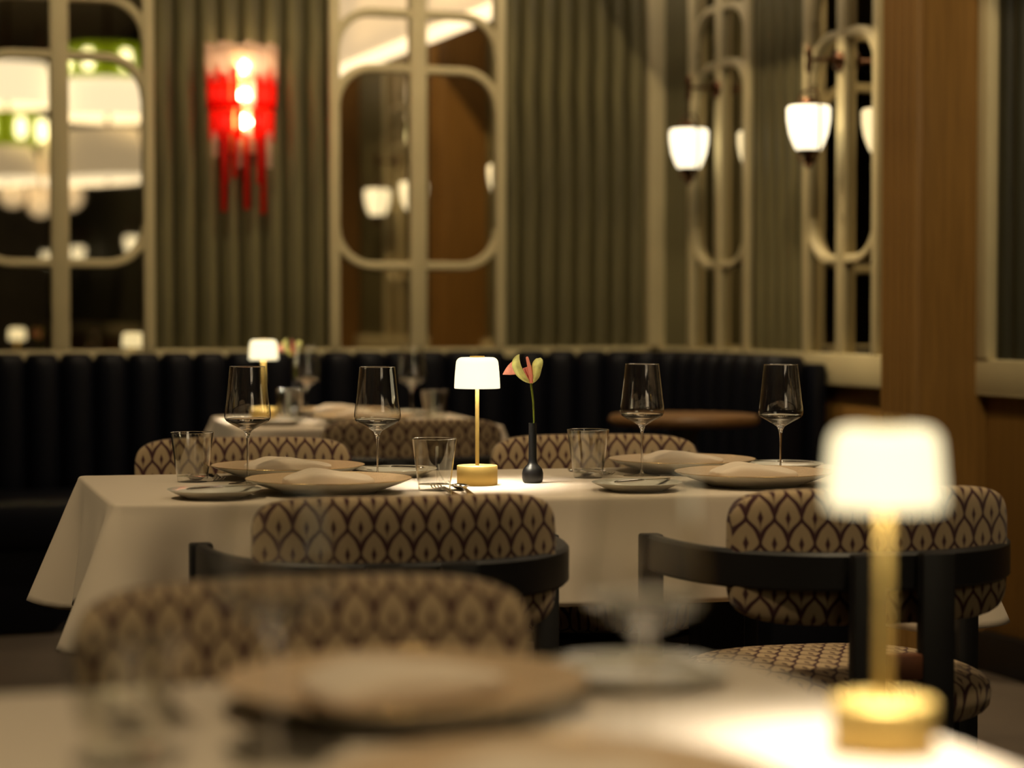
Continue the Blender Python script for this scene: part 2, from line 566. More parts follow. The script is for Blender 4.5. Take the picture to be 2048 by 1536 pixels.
# pilasters: reeded face, flat cheeks
for i, (v0, v1) in enumerate(PILASTERS):
    depth = .235
    lab = ['brown oak pilaster with a reeded face beside the wall mirrors', 'brown oak pilaster seen only in the mirror, beyond its twin'][i]
    p = room_obj(box('trim_%d' % (4 + i), -depth + .012, .02, -(v1 - v0) / 2, (v1 - v0) / 2, 0, CEIL, oak), RIGHT_U, (v0 + v1) / 2, 0)
    tag(p, lab, kind='structure')
    nr = 5
    w = (v1 - v0) / nr
    V, Fc = [], []
    for z in (0, CEIL):
        for k in range(7):
            a = math.pi * k / 6
            V.append((-.030 * math.sin(a), -w / 2 * math.cos(a) * .70, z))
    for k in range(6):
        Fc.append([k, 7 + k, 7 + k + 1, k + 1])
    me = bpy.data.meshes.new('reed'); me.from_pydata(V, [], Fc); me.update(); me.materials.append(oak)
    me.polygons.foreach_set('use_smooth', [True] * 6)
    for k in range(nr):
        o = bpy.data.objects.new('reed', me)
        o.location = (-depth + .012, -(v1 - v0) / 2 + w * (k + .5), 0)
        link(o, p)

# ------------------------------------------------------------------ mirrors with cream tracery
def wall_mirror(u, v, turn, W, label, fr=.042, mull=.068, rail=.034):
    e = empty('wall_mirror', ROOM.at(u, v, 0), ROOM.rz + R(turn), label, 'mirror', 'cream-framed mirrors on the walls')
    h0, h1 = SILL + .012, 2.85
    w = W / 2
    box('mirror_glass', -w, w, -.004, .028, h0, h1, mirror_m, e)
    box('stile', -w, -w + fr, -.035, -.004, h0, h1, cream, e, .006)
    box('stile', w - fr, w, -.035, -.004, h0, h1, cream, e, .006)
    box('mullion', -mull / 2, mull / 2, -.03, -.004, h0, h1, cream, e, .006)
    box('head_rail', -w + fr, w - fr, -.034, -.004, h1 - fr, h1, cream, e, .006)
    wi = w - fr * .7
    r = min(.15, wi * .62)
    def arc(cx, cz, a0, a1, rr=r, n=8):
        return [(cx + rr * math.cos(R(a0 + (a1 - a0) * i / n)), cz + rr * math.sin(R(a0 + (a1 - a0) * i / n))) for i in range(n + 1)]
    zb = 1.29
    path = arc(-wi + r, zb + r, 180, 270) + arc(wi - r, zb + r, 270, 360)
    flat_sweep('loop_rail', path, rail, .022, cream, e, -.004)
    for zt in (2.07, 2.29):
        path = arc(-wi + r, zt - r, 180, 90) + arc(wi - r, zt - r, 90, 0)
        flat_sweep('arch_rail', path, rail, .022, cream, e, -.004)
    return e

wall_mirror(BACK_MIRRORS[0][0], BACK_V, 0, BACK_MIRRORS[0][1], 'cream-framed mirror reflecting the tiered chandeliers, beside the red lamp')
wall_mirror(BACK_MIRRORS[1][0], BACK_V, 0, BACK_MIRRORS[1][1], 'cream-framed mirror between the red lamp and the room corner')
for vv, lab in zip(RIGHT_MIRRORS, ['narrow cream-framed mirror behind the wall lantern nearest the room corner',
                                   'narrow cream-framed mirror partly covered by the reeded oak pilaster',
                                   'narrow cream-framed mirror seen only as a reflection in the middle mirror']):
    wall_mirror(RIGHT_U, vv, -90, RM_W, lab, fr=.036, mull=.055, rail=.032)

# ------------------------------------------------------------------ wall lanterns
def lantern(u, v, label):
    e = empty('wall_lantern', ROOM.at(u, v, 0), ROOM.rz, label, 'wall lamp', 'opal glass wall lanterns')
    zt, zb = 1.815, 1.665
    arm_z = 1.975
    reach = .15
    lathe('wall_rose', [(0, 0), (.035, 0), (.032, .012), (.016, .02), (0, .02)], bronze, e, 20).matrix_local = \
        Matrix.Translation((-.03, 0, arm_z)) @ Matrix.Rotation(R(-90), 4, 'Y')
    tube('arm', [(-.03, 0, arm_z), (-.09, 0, arm_z + .004), (-reach, 0, arm_z)], .007, bronze, e, 8)
    lathe('arm_finial', [(0, arm_z - .05), (.009, arm_z - .045), (.012, arm_z - .02), (.009, arm_z), (.014, arm_z + .02), (.008, arm_z + .04), (0, arm_z + .055)], bronze, e, 16).location = (-reach, 0, 0)
    tube('hanging_rod', [(-reach, 0, arm_z - .045), (-reach, 0, zt + .01)], .005, bronze, e, 8)
    loop = [(-reach + .0, .0, zt + .085)]
    loop = []
    for i in range(25):
        a = 2 * math.pi * i / 24
        loop.append((-reach, .052 * math.sin(a) * 1.0 + .0, (zt + zb) / 2 + .012 + .105 * math.cos(a)))
    loop = [(x, -.082 * spow(math.sin(2 * math.pi * i / 24), .45), (zt + zb) / 2 + .005 + .125 * spow(math.cos(2 * math.pi * i / 24), .7)) for i, (x, y, z) in enumerate(loop)]
    tube('bracket_loop', loop, .0045, bronze, e, 6)
    lathe('gallery', [(0, zt + .03), (.02, zt + .028), (.03, zt + .012), (.034, zt + .002), (.03, zt - .004), (0, zt - .004)], bronze, e, 20).location = (-reach, 0, 0)
    lathe('opal_shade', [(.02, zt), (.068, zt), (.075, zt - .008), (.074, zt - .05), (.066, zt - .095), (.052, zt - .132), (.042, zb), (.0, zb)], sconce_m, e, 32).location = (-reach, 0, 0)
    lathe('bottom_finial', [(.040, zb), (.034, zb - .012), (.018, zb - .02), (.020, zb - .032), (.010, zb - .045), (.013, zb - .055), (0, zb - .068)], bronze, e, 20).location = (-reach, 0, 0)
    return e

for vv, lab in [(7.47, 'opal glass wall lantern nearest the room corner'),
                (6.49, 'opal glass wall lantern nearest the reeded oak pilaster'),
                (5.03, 'opal glass wall lantern hidden behind the oak pilaster, seen in the mirror'),
                (4.33, 'opal glass wall lantern seen low and small in the middle mirror'),
                (-3.9, 'opal glass wall lantern behind the camera, nearest of its row'),
                (-7.4, 'opal glass wall lantern behind the camera, middle of its row'),
                (-9.8, 'opal glass wall lantern behind the camera, farthest of its row')]:
    lantern(RIGHT_U, vv, lab)

# ------------------------------------------------------------------ red glass wall lamp
e = empty('red_glass_lamp', ROOM.at(1.812, BACK_V - .01, 0), ROOM.rz, 'red and clear glass strip wall lamp with three bulbs', 'wall lamp')
box('back_plate', -.05, .05, -.02, .03, 1.72, 2.12, brass, e, .004)
def strip(x, y, rz, z0, z1, w, mat):
    o = box('glass_strip', -w / 2, w / 2, -.003, .003, z0, z1, mat, e, .0015)
    o.location = (x, y, 0); o.rotation_euler = (0, 0, rz)
    return o
def strip_ring(rad, n, f):
    for i in range(n):
        a = math.pi * (i + .5) / n
        x, y = -rad * math.cos(a), -rad * math.sin(a) * .85
        f(i, x, y, a - math.pi / 2)
strip_ring(.140, 13, lambda i, x, y, a: strip(x, y, a, 1.985 + .03 * (i % 2), 2.140 - .006 * (i % 3), .030, clear_strip))
strip_ring(.132, 12, lambda i, x, y, a: strip(x, y, a, 1.885, 2.04 - .03 * (i % 2), .028, red_strip if i not in (5, 6) else clear_strip))
strip_ring(.124, 11, lambda i, x, y, a: strip(x, y, a, 1.765 + .02 * (i % 2), 1.915, .028, red_strip if i != 5 else clear_strip))
tails = [(-.115, 1.70, clear_strip), (-.088, 1.49, red_strip), (-.072, 1.60, red_strip), (-.045, 1.62, red_strip), (-.02, 1.66, clear_strip), (.0, 1.50, red_strip), (.03, 1.72, clear_strip), (.052, 1.60, red_strip), (.073, 1.485, red_strip), (.09, 1.66, clear_strip)]
for i, (x, z0, mt) in enumerate(tails):
    strip(x, -.05 - .03 * (i % 2), 0, z0, 1.80, .022, mt)
for zz in (2.045, 1.938, 1.836):
    b = lathe('bulb', [(0, -.026), (.014, -.022), (.029, -.008), (.029, .006), (.018, .022), (.008, .03), (0, .03)], bulb_m, e, 20)
    b.location = (0, -.055, zz)
for zz in (2.10, 1.99, 1.885):
    V, Fc = tube_data([(-.128 * math.cos(math.pi * i / 16), -.128 * .85 * math.sin(math.pi * i / 16), zz) for i in range(17)], .003, 6)
    mesh_obj('hoop', V, Fc, brass, e)

# ------------------------------------------------------------------ banquette
e = empty('banquette', ROOM.at(0, 0, 0), ROOM.rz, 'navy leather banquette with channelled back along the walls', 'banquette')
BZ = .955
path = []
u0 = -2.6
R_c = .55
back_line_v, back_line_u = BACK_V - .16, RIGHT_U - .16
for i in range(int((back_line_u - R_c - u0) / .125) + 1):
    path.append((u0 + i * .125, back_line_v, 0))
ustart = path[-1][0] + .125
na = 7
for i in range(na):
    a = R(90 - 90 * (i + .5) / na)
    path.append((back_line_u - R_c + R_c * math.cos(a), back_line_v - R_c + R_c * math.sin(a), -(90 * (i + .5) / na)))
vv = back_line_v - R_c - .06
while vv > 6.62:
    path.append((back_line_u, vv, -90))
    vv -= .125
V, Fc = superellipsoid(.066, .085, (BZ - .42) / 2, .30, .75, 20, 12)
ch_me = bpy.data.meshes.new('back_channel'); ch_me.from_pydata(V, [], Fc); ch_me.update(); ch_me.materials.append(navy)
ch_me.polygons.foreach_set('use_smooth', [True] * len(ch_me.polygons))
for (u, v, tn) in path:
    o = bpy.data.objects.new('back_channel', ch_me)
    o.location = (u, v, (BZ + .42) / 2); o.rotation_euler = (0, 0, R(tn))
    link(o, e)
box('back_board', u0 - .06, RIGHT_U - .005, BACK_V - .09, BACK_V - .035, .02, BZ - .03, navy, e, .01)
box('back_board', RIGHT_U - .09, RIGHT_U - .04, 6.55, BACK_V - .09, .02, BZ - .03, navy, e, .01)
for i in range(5):
    a = u0 + i * 1.12
    box('seat_cushion', a + .004, a + 1.116, 7.24, BACK_V - .2, .30, .46, navy, e, .035)
box('seat_cushion', RIGHT_U - .52, RIGHT_U - .2, 6.05, 7.23, .30, .47, navy, e, .035)
box('seat_plinth', u0, RIGHT_U - .06, 7.30, BACK_V - .1, 0, .30, navy, e, .01)
box('seat_plinth', RIGHT_U - .48, RIGHT_U - .05, 6.10, 7.30, 0, .30, navy, e, .01)
t = e

# small oak pedestal table in the alcove
e = empty('pedestal_table', ROOM.at(2.88, 6.27, 0), ROOM.rz, 'small round oak pedestal table in front of the banquette corner', 'table')
lathe('table_top', [(0, .738), (.232, .738), (.245, .746), (.247, .758), (.24, .77), (0, .77)], oak_table, e, 48)
lathe('pedestal', [(0, .02), (.02, .02), (.035, .05), (.03, .12), (.026, .6), (.04, .7), (.06, .738), (0, .738)], black_wood, e, 24)
lathe('foot', [(0, 0), (.17, 0), (.17, .012), (.05, .03), (0, .03)], black_wood, e, 32)

# ------------------------------------------------------------------ tables and cloths
def smooth01(x):
    x = max(0, min(1, x)); return x * x * (3 - 2 * x)

def dining_table(fr, hx, hy, lab, cloth_lab, x_extra=0.0, drop=.205, seed=1, y_back=None, x_right=None):
    """Table on a black pedestal, with its cloth as a thing of its own."""
    rnd = random.Random(seed)
    yb = hy if y_back is None else y_back
    xr = hx if x_right is None else x_right
    e = empty('dining_table', fr.at(0, 0, 0), fr.rz, lab, 'table', 'dining tables under white cloths')
    box('table_top', -hx + .012, xr - .012, -hy + .012, yb - .012, TOP - .035, TOP - .003, black_wood, e, .004)
    n_ped = [(-hx * .5), hx * .5] if hx > .6 else [0]
    for px in n_ped:
        box('pedestal', px - .05, px + .05, -.05, .05, .03, TOP - .035, black_wood, e, .008)
        box('foot', px - .22, px + .22, -.22, .22, 0, .03, black_wood, e, .008)
    # cloth: perimeter of a rounded rectangle, then rows down the drop
    rc = .022
    corners = [(-hx - 0.0, -hy), (xr, -hy), (xr, yb), (-hx - x_extra, yb)]
    per = []   # (point, outward, corner weight, arc)
    N = 4
    for k in range(4):
        p = Vector(corners[k]); q = Vector(corners[(k + 1) % 4]); pr = Vector(corners[k - 1])
        d1 = (q - p).normalized(); d0 = (p - pr).normalized()
        n0 = Vector((d0.y, -d0.x)); n1 = Vector((d1.y, -d1.x))
        # corner fan
        cin = p - (n0 + n1) * rc
        for i in range(9):
            a = i / 8
            nn = (n0 * (1 - a) + n1 * a).normalized()
            per.append((cin + nn * rc, nn, 1.0, 0.0))
        L = (q - p).length - 2 * rc
        st = p + d1 * rc
        m_ = max(8, int(L / .02))
        for i in range(1, m_):
            s = L * i / m_
            per.append((st + d1 * s, n1, 0.0, min(s, L - s)))
    rows = 22
    V, Fc = [], []
    top_in = []
    npz = len(per)
    phase = [rnd.uniform(0, 6.28) for _ in range(4)]
    sh = .009   # shoulder radius
    for r_ in range(rows + 1):
        for i, (p, nn, cw, s) in enumerate(per):
            c = 1.0 if cw else math.exp(-(s / .075) ** 2)
            # folds beside each corner: pushed in next to the cone, then out again
            fold = 0 if cw else (-.34 * math.exp(-((s - .095) / .05) ** 2) + .30 * math.exp(-((s - .20) / .06) ** 2))
            ang = math.atan2(p.y, p.x)
            rip = .05 * math.sin(5.0 * p.x + phase[0]) + .035 * math.sin(9 * p.x + 7 * p.y + phase[1])
            D = drop + .085 * (1 - .9 * smooth01(s / .42) if not cw else 1.0)
            t = r_ / rows
            if r_ <= 4:
                a = R(90) * r_ / 4
                off = sh * math.sin(a); dz = sh * (1 - math.cos(a))
            else:
                tt = (r_ - 4) / (rows - 4)
                d = tt * (D - sh)
                fl = (.05 + .36 * c + .22 * fold * smooth01(d / .08) + rip * smooth01(d / .12))
                off = sh + d * fl
                dz = sh + d * (math.sqrt(max(.3, 1 - min(.8, fl * fl))))
            V.append((p.x + nn.x * (off - sh), p.y + nn.y * (off - sh), TOP - dz))
    for r_ in range(rows):
        for i in range(npz):
            k = (i + 1) % npz
            Fc.append([r_ * npz + i, (r_ + 1) * npz + i, (r_ + 1) * npz + k, r_ * npz + k])
    Fc.append(list(range(npz)))
    fm = [0] * len(Fc)
    o = mesh_obj('tablecloth', V, Fc, cloth, None, auto=60)
    o.location = fr.at(0, 0, 0); o.rotation_euler = (0, 0, fr.rz)
    md = o.modifiers.new('thickness', 'SOLIDIFY'); md.thickness = .0016; md.offset = -1
    tag(o, cloth_lab, 'tablecloth', 'white tablecloths')
    return e

dining_table(MAIN, .86, .385, 'four-seat dining table under the white cloth in focus', 'white cloth on the four-seat table in focus', .065, .205, 3, .335, .815)
dining_table(NEAR, .40, .40, 'two-seat dining table under the blurred cloth closest to the camera', 'white cloth on the blurred table closest to the camera', 0, .205, 5)
dining_table(FAR, .42, .40, 'two-seat dining table under the cloth at the banquette', 'white cloth on the small table at the banquette', 0, .23, 9)

# ------------------------------------------------------------------ chairs
def make_chair():
    e = empty('dining_chair', (0, 0, 0))
    # back pad: rounded slab bent about a vertical axis
    V, Fc = superellipsoid(.266, .036, .120, .34, .36, 72, 28)
    uv = []
    for v in V:
        sgn = 1 if v.y >= 0 else -1
        uv.append((v.x + .6 + (.013 if sgn > 0 else 0), v.z + .6 - .036 * 0))
        x = v.x
        v.y = v.y - .30 + x * x / (2 * .50)
        v.z += .676
    mesh_obj('back_pad', V, Fc, chair_fabric, e, uv=uv)
    # curved arm rail
    pth = []
    n = 40
    for i in range(n + 1):
        a = -R(90) + R(180) * i / n
        pth.append((.325 * spow(math.sin(a), .80), .035 - .385 * abs(math.cos(a)) ** .80, .655))
    ribbon_sweep('arm_rail', pth, .034, .013, black_wood, e)
    for sx in (-1, 1):
        box('front_leg', sx * .325 - .021, sx * .325 + .021, .02, .056, 0, .689, black_wood, e, .005)
        box('rear_leg', sx * .064 - .031, sx * .064 + .031, -.392, -.362, 0, .689, black_wood, e, .005)
    box('rear_spacer', -.030, .030, -.402, -.372, .47, .515, brown_tab, e, .004)
    # broad domed seat
    V, Fc = superellipsoid(.285, .252, .058, .62, .72, 56, 18)
    uv = [(v.x * (1 + max(0, .03 - v.z) * 1.2) + .6, v.y * (1 + max(0, .03 - v.z) * 1.2) + .6) for v in V]
    s = mesh_obj('seat_cushion', V, Fc, chair_fabric, e, uv=uv)
    s.location = (0, -.055, .402)
    f = lathe('seat_frame', [(0, .31), (.19, .31), (.205, .32), (.205, .34), (.19, .346), (0, .346)], black_wood, e, 40)
    f.location = (0, -.02, 0)
    for sx in (-1, 1):
        tube('seat_stretcher', [(sx * .20, .0, 0.328), (sx * .325, .035, 0.328)], .013, black_wood, e, 8)
        tube('seat_stretcher', [(sx * .063, -.19, 0.328), (sx * .064, -.372, 0.328)], .013, black_wood, e, 8)
    return e

proto = make_chair()
def chair(first, px, py, deg, label, group):
    """px, py: the point under the middle of the back pad; deg: heading (0 faces away from the camera)."""
    o = proto if first else copy_tree(proto)
    a = R(deg)
    o.location = (px - .30 * math.sin(a), py + .30 * math.cos(a), 0)
    o.rotation_euler = (0, 0, a)
    tag(o, label, 'chair', group)
    return o
CH = 'ogee-patterned dining chairs'
chair(True, .660, 3.72, 14, 'ogee-patterned chair seen from behind through the closest brass lamp', CH)
chair(False, -.168, 3.56, 14, 'ogee-patterned chair seen from behind, below the fork and spoon in focus', CH)
chair(False, -.672, 5.25, 180 + 9, 'ogee-patterned chair facing the camera behind the tumbler at the cloth corner', CH)
chair(False, .198, 5.36, 180 + 9, 'ogee-patterned chair facing the camera behind the black bud vase', CH)
chair(False, -.256, 2.48, 180 + 17, 'strongly blurred ogee-patterned chair facing the camera at the closest table', CH)
chair(False, -.282, 6.08, 10, 'shaded ogee-patterned chair seen from behind at the banquette table', CH)

# ------------------------------------------------------------------ table lamps
def make_lamp():
    e = empty('table_lamp', (0, 0, 0))
    lathe('base', [(0, 0), (.0412, 0), (.0422, .001), (.0422, .0395), (.0412, .0405), (0, .0405)], brass, e, 56)
    lathe('pole', [(0, .040), (.0041, .040), (.0041, .256), (0, .256)], brass, e, 20)
    pr = [(.0470, .2000), (.0474, .2008)]
    for i in range(1, 9):
        t = i / 8
        pr.append((.0474 - .0035 * t ** 1.6 + .00010 * (i % 2), .2008 + .051 * t))
    for i in range(1, 7):
        a = R(90) * i / 6
        pr.append((.0319 + .012 * math.cos(a), .2518 + .0125 * math.sin(a)))
    pr += [(.006, .2646), (.006, .2626), (.032, .2620)]
    for i in range(1, 6):
        a = R(90) * (5 - i) / 5
        pr.append((.0305 + .0112 * math.cos(a), .2515 + .0105 * math.sin(a)))
    pr += [(.0446, .202), (.0470, .2000)]
    lathe('shade', pr, lamp_shade_m, e, 64)
    lathe('top_cap', [(0, .2672), (.0150, .2672), (.0155, .2667), (.0155, .2644), (0, .2644)], brass, e, 32)
    led = lathe('light_disc', [(0, .2560), (.016, .2560), (.018, .2575), (.018, .2600), (0, .2600)], lamp_led_m, e, 24)
    ld = bpy.data.lights.new('lamp_light', 'AREA')
    ld.shape = 'DISK'; ld.size = .056
    ld.energy = 2.5; ld.color = (1.0, .91, .73)
    lo = bpy.data.objects.new('lamp_light', ld)
    lo.location = (0, 0, .2555)
    link(lo, e)
    for k in range(3):
        pd = bpy.data.lights.new('lamp_diode', 'POINT')
        pd.energy = .45; pd.color = (1.0, .91, .73); pd.shadow_soft_size = .004
        po = bpy.data.objects.new('lamp_diode', pd)
        a = R(30 + 120 * k)
        po.location = (.022 * math.cos(a), .022 * math.sin(a), .246)
        link(po, e)
    return e
lamp0 = make_lamp()
def lamp(first, fr, u, v, label):
    o = lamp0 if first else copy_tree(lamp0)
    o.location = fr.at(u, v, TOP); o.rotation_euler = (0, 0, fr.rz)
    tag(o, label, 'lamp', 'brass table lamps')
lamp(True, MAIN, -.112, -.079, 'small brass table lamp in focus beside the black bud vase')
lamp(False, NEAR, .325, -.074, 'large blurred brass table lamp closest to the camera')
lamp(False, FAR, -.276, .11, 'small blurred brass table lamp on the banquette table')

# ------------------------------------------------------------------ bud vase and anthurium
def make_vase():
    return lathe('bud_vase', [(0, 0), (.0175, 0), (.0205, .003), (.0220, .010), (.0222, .020), (.0205, .0275), (.0165, .0335), (.0120, .038), (.0095, .043), (.0086, .052), (.0083, .122), (.0083, .1255), (.0068, .1255), (.0066, .06), (0, .055)], black_ceramic, None, 40)

def patch(fn, nu, nv):
    V, Fc = [], []
    for i in range(nu + 1):
        for j in range(nv + 1):
            V.append(fn(i / nu, j / nv))
    for i in range(nu):
        for j in range(nv):
            Fc.append([i * (nv + 1) + j, (i + 1) * (nv + 1) + j, (i + 1) * (nv + 1) + j + 1, i * (nv + 1) + j + 1])
    return V, Fc

def loft(curves, n=14, m_=4):
    """Surface through three or more 3-D polylines (each resampled by Catmull-Rom)."""
    def sample(c, t):
        c = [Vector(q) for q in c]
        k = len(c) - 1
        x = min(t * k, k - 1e-6); i = int(x); f = x - i
        p0, p1, p2, p3 = c[max(i - 1, 0)], c[i], c[min(i + 1, k)], c[min(i + 2, k)]
        return .5 * ((2 * p1) + (p2 - p0) * f + (2 * p0 - 5 * p1 + 4 * p2 - p3) * f * f + (3 * p1 - p0 - 3 * p2 + p3) * f ** 3)
    def fn(s, t):
        return sample([sample(c, t) for c in curves], s)
    return patch(fn, m_ * (len(curves) - 1), n)

def make_flower():
    """Anthurium: x to the right, z up, in metres about the vase's middle at table height."""
    e = empty('anthurium', (0, 0, 0))
    base = (-.003, 0, .2085)
    tube('stem', [(.001, 0, .062), (.0015, 0, .11), (.0028, 0, .13), (.0012, 0, .17), (-.0032, 0, .205), base], [.0016, .0017, .0019, .0022, .0026, .003], stem_green, e, 10)
    # spathe lobes lofted between an outer and an inner edge
    L, FL = loft([[(-.003, 0, .208), (-.017, -.006, .212), (-.033, -.010, .224), (-.043, -.010, .243), (-.042, -.006, .258), (-.034, -.002, .267), (-.028, -.001, .2695)],
                  [(-.003, 0, .209), (-.013, -.012, .214), (-.025, -.019, .226), (-.034, -.020, .243), (-.036, -.014, .257), (-.032, -.007, .266), (-.028, -.001, .2695)],
                  [(-.003, 0, .210), (-.009, -.008, .218), (-.017, -.013, .231), (-.024, -.013, .246), (-.027, -.009, .258), (-.0275, -.004, .266), (-.0275, -.001, .2695)]])
    o = mesh_obj('spathe', L, FL, petal_green, e)
    R_, FR_ = loft([[(-.003, 0, .208), (.006, -.003, .213), (.014, -.006, .223), (.018, -.008, .238), (.021, -.008, .250), (.0205, -.005, .258), (.016, -.002, .262)],
                    [(-.002, 0, .209), (.003, -.009, .216), (.008, -.014, .228), (.010, -.016, .241), (.012, -.013, .252), (.012, -.008, .259), (.011, -.003, .2605)],
                    [(-.002, 0, .210), (.0005, -.004, .220), (.000, -.006, .232), (-.001, -.006, .243), (.000, -.004, .251), (.004, -.003, .257), (.008, -.002, .2605)]])
    mesh_obj('lobe', R_, FR_, petal_green, o)
    P, FP = loft([[(-.003, 0, .209), (-.009, -.007, .218), (-.016, -.011, .231), (-.0205, -.011, .2405)],
                  [(-.002, .002, .210), (-.005, .008, .220), (-.010, .010, .232), (-.013, .010, .2425)],
                  [(-.001, 0, .210), (.001, -.003, .221), (.000, -.004, .233), (-.004, .002, .2465)]])
    mesh_obj('throat', P, FP, petal_pink, o)
    T, FT_ = loft([[(-.040, -.006, .257), (-.052, .004, .245), (-.062, .010, .2285)],
                   [(-.036, -.008, .246), (-.048, .000, .238), (-.062, .010, .2275)],
                   [(-.034, -.006, .2275), (-.047, .002, .2265), (-.0625, .010, .2265)]])
    mesh_obj('tip', T, FT_, petal_pink, o)
    for q in list(o.children) + [o]:
        md = q.modifiers.new('thickness', 'SOLIDIFY'); md.thickness = .0008
    tube('spadix', [(-.0025, -.003, .210), (-.004, -.006, .225), (-.0075, -.008, .245), (-.011, -.009, .260), (-.0118, -.009, .2635), (-.0121, -.009, .265)],
         [.0040, .0046, .0040, .0032, .0026, .0008], spadix_m, e, 14)
    return e

vase0 = make_vase()
flower0 = make_flower()
for i, (fr, u, v, rz, la, lb) in enumerate([(MAIN, .011, -.053, 0, 'matte black bud vase beside the brass lamp in focus', 'green and pink anthurium stem in the vase in focus'),
                                           (FAR, -.165, .15, 15, 'matte black bud vase on the banquette table', 'blurred green and pink anthurium on the banquette table')]):
    a = vase0 if i == 0 else copy_tree(vase0)
    b = flower0 if i == 0 else copy_tree(flower0)
    a.location = fr.at(u, v, TOP); b.location = fr.at(u, v, TOP)
    b.rotation_euler = (0, 0, R(rz))
    tag(a, la, 'vase', 'black bud vases'); tag(b, lb, 'flower', 'anthurium stems')

# ------------------------------------------------------------------ glassware
def make_wine_glass():
    e = empty('wine_glass', (0, 0, 0))
    bowl = [(.0364, .2446), (.0388, .2250), (.0415, .2000), (.0447, .1720), (.0474, .1540), (.0484, .1455), (.0484, .1415), (.0472, .1365)]
    lathe('bowl', bowl, glass_thin, e, 64, auto=None)
    lathe('bowl_foot', [(.0472, .1365), (.0440, .1318), (.0380, .1278), (.0300, .1236), (.0215, .1190), (.0140, .1148), (.0088, .1112), (.0066, .1078), (.0048, .1030), (.0034, .0970),
                        (0, .0970), (0, .1180), (.0080, .1190), (.0150, .1206), (.0225, .1235), (.0310, .1272), (.0385, .1308), (.0435, .1340), (.0466, .1368), (.0472, .1365)][::-1], glass_solid, e, 64, auto=None)
    lathe('stem', [(.0034, .0970), (.0024, .0880), (.0019, .0700), (.0019, .0350), (.0023, .0150), (.0040, .0070), (0, .0060)], glass_solid, e, 24, auto=None)
    lathe('foot', [(.0040, .0070), (.0090, .0042), (.0240, .0022), (.0395, .0014), (.0405, .0008), (.0395, .0)], glass_thin, e, 48, auto=None)
    V, Fc = tube_data([(.0364 * math.cos(2 * math.pi * i / 48), .0364 * math.sin(2 * math.pi * i / 48), .2446) for i in range(49)], .0005, 6, False)
    mesh_obj('rim', V, Fc, glass_solid, e)
    return e

def make_tumbler():
    e = empty('tumbler', (0, 0, 0))
    lathe('wall', [(.0455, .1040), (.0330, .0120)], glass_thin, e, 56, auto=None)
    lathe('inner_wall', [(.0443, .1035), (.0320, .0125)], glass_thin, e, 56, auto=None)
    lathe('thick_base', [(0, .0125), (.0320, .0125), (.0330, .0120), (.0322, .0015), (.0308, 0), (0, 0)], glass_thin, e, 56, auto=40)
    V, Fc = tube_data([(.0449 * math.cos(2 * math.pi * i / 48), .0449 * math.sin(2 * math.pi * i / 48), .1040) for i in range(49)], .0007, 6, False)
    mesh_obj('rim', V, Fc, glass_solid, e)
    return e
glass0, tumbler0 = make_wine_glass(), make_tumbler()
used = {}
def place(src, fr, u, v, rz, label, cat, group, z=TOP):
    o = src if src.name not in used else copy_tree(src)
    used[src.name] = 1
    o.location = fr.at(u, v, z); o.rotation_euler = (0, 0, fr.rz + R(rz))
    return tag(o, label, cat, group)
WG, TG = 'stemmed wine glasses', 'clear water tumblers'
for fr, u, v, lab in [(MAIN, -.577, .030, 'wine glass in front of the banquette table\'s lamp, leftmost of the glasses in focus'),
                      (MAIN, -.316, -.049, 'wine glass in focus between the small brass lamp and the leftmost glass'),
                      (MAIN, .282, .074, 'wine glass in focus standing nearest to the bud vase'),
                      (MAIN, .563, -.031, 'wine glass in focus beside the large blurred lamp'),
                      (NEAR, -.164, .012, 'ghostly blurred wine glass over the patterned chair at the closest table'),
                      (NEAR, .108, -.093, 'ghostly blurred wine glass nearest to the large blurred lamp'),
                      (FAR, -.137, .095, 'blurred wine glass beside the anthurium on the banquette table'),
                      (FAR, .19, -.05, 'blurred wine glass above the shaded chair at the banquette table')]:
    place(glass0, fr, u, v, 0, lab, 'wine glass', WG)
for fr, u, v, lab in [(MAIN, -.687, .116, 'water tumbler at the cloth corner, with cutlery showing through'),
                      (MAIN, -.221, -.193, 'water tumbler beside the small brass lamp in focus'),
                      (MAIN, .156, .053, 'water tumbler next to the black bud vase'),
                      (NEAR, -.28, .037, 'strongly blurred water tumbler on the closest table'),
                      (FAR, -.20, .03, 'blurred water tumbler beside the lamp on the banquette table'),
                      (FAR, .237, -.20, 'blurred water tumbler at the far end of the banquette table from its lamp')]:
    place(tumbler0, fr, u, v, 0, lab, 'tumbler', TG)

# ------------------------------------------------------------------ china, napkins, cutlery
def make_charger():
    e = empty('charger_plate', (0, 0, 0))
    lathe('body', [(0, .003), (.088, .003), (.090, 0), (.095, 0), (.098, .004), (.125, .0125), (.150, .0215), (.1640, .0282), (.1652, .0292), (.1640, .0296)], porcelain, e, 72, auto=60)
    lathe('glazed_rim', [(.1640, .0296), (.150, .0258), (.120, .0180), (.098, .0120), (.090, .0090), (.06, .0080), (0, .0080)], tan_glaze, e, 72, auto=None)
    V, Fc = tube_data([(.1648 * math.cos(2 * math.pi * i / 72), .1648 * math.sin(2 * math.pi * i / 72), .0293) for i in range(73)], .0007, 6, False)
    mesh_obj('gold_edge', V, Fc, gold_line, e)
    return e
def make_side_plate():
    return lathe('side_plate', [(0, .002), (.048, .002), (.050, 0), (.054, .0), (.057, .003), (.075, .010), (.0895, .0170), (.0905, .0178), (.0895, .0184), (.074, .0125), (.056, .0065), (.050, .005), (0, .005)], porcelain, None, 64, auto=60)
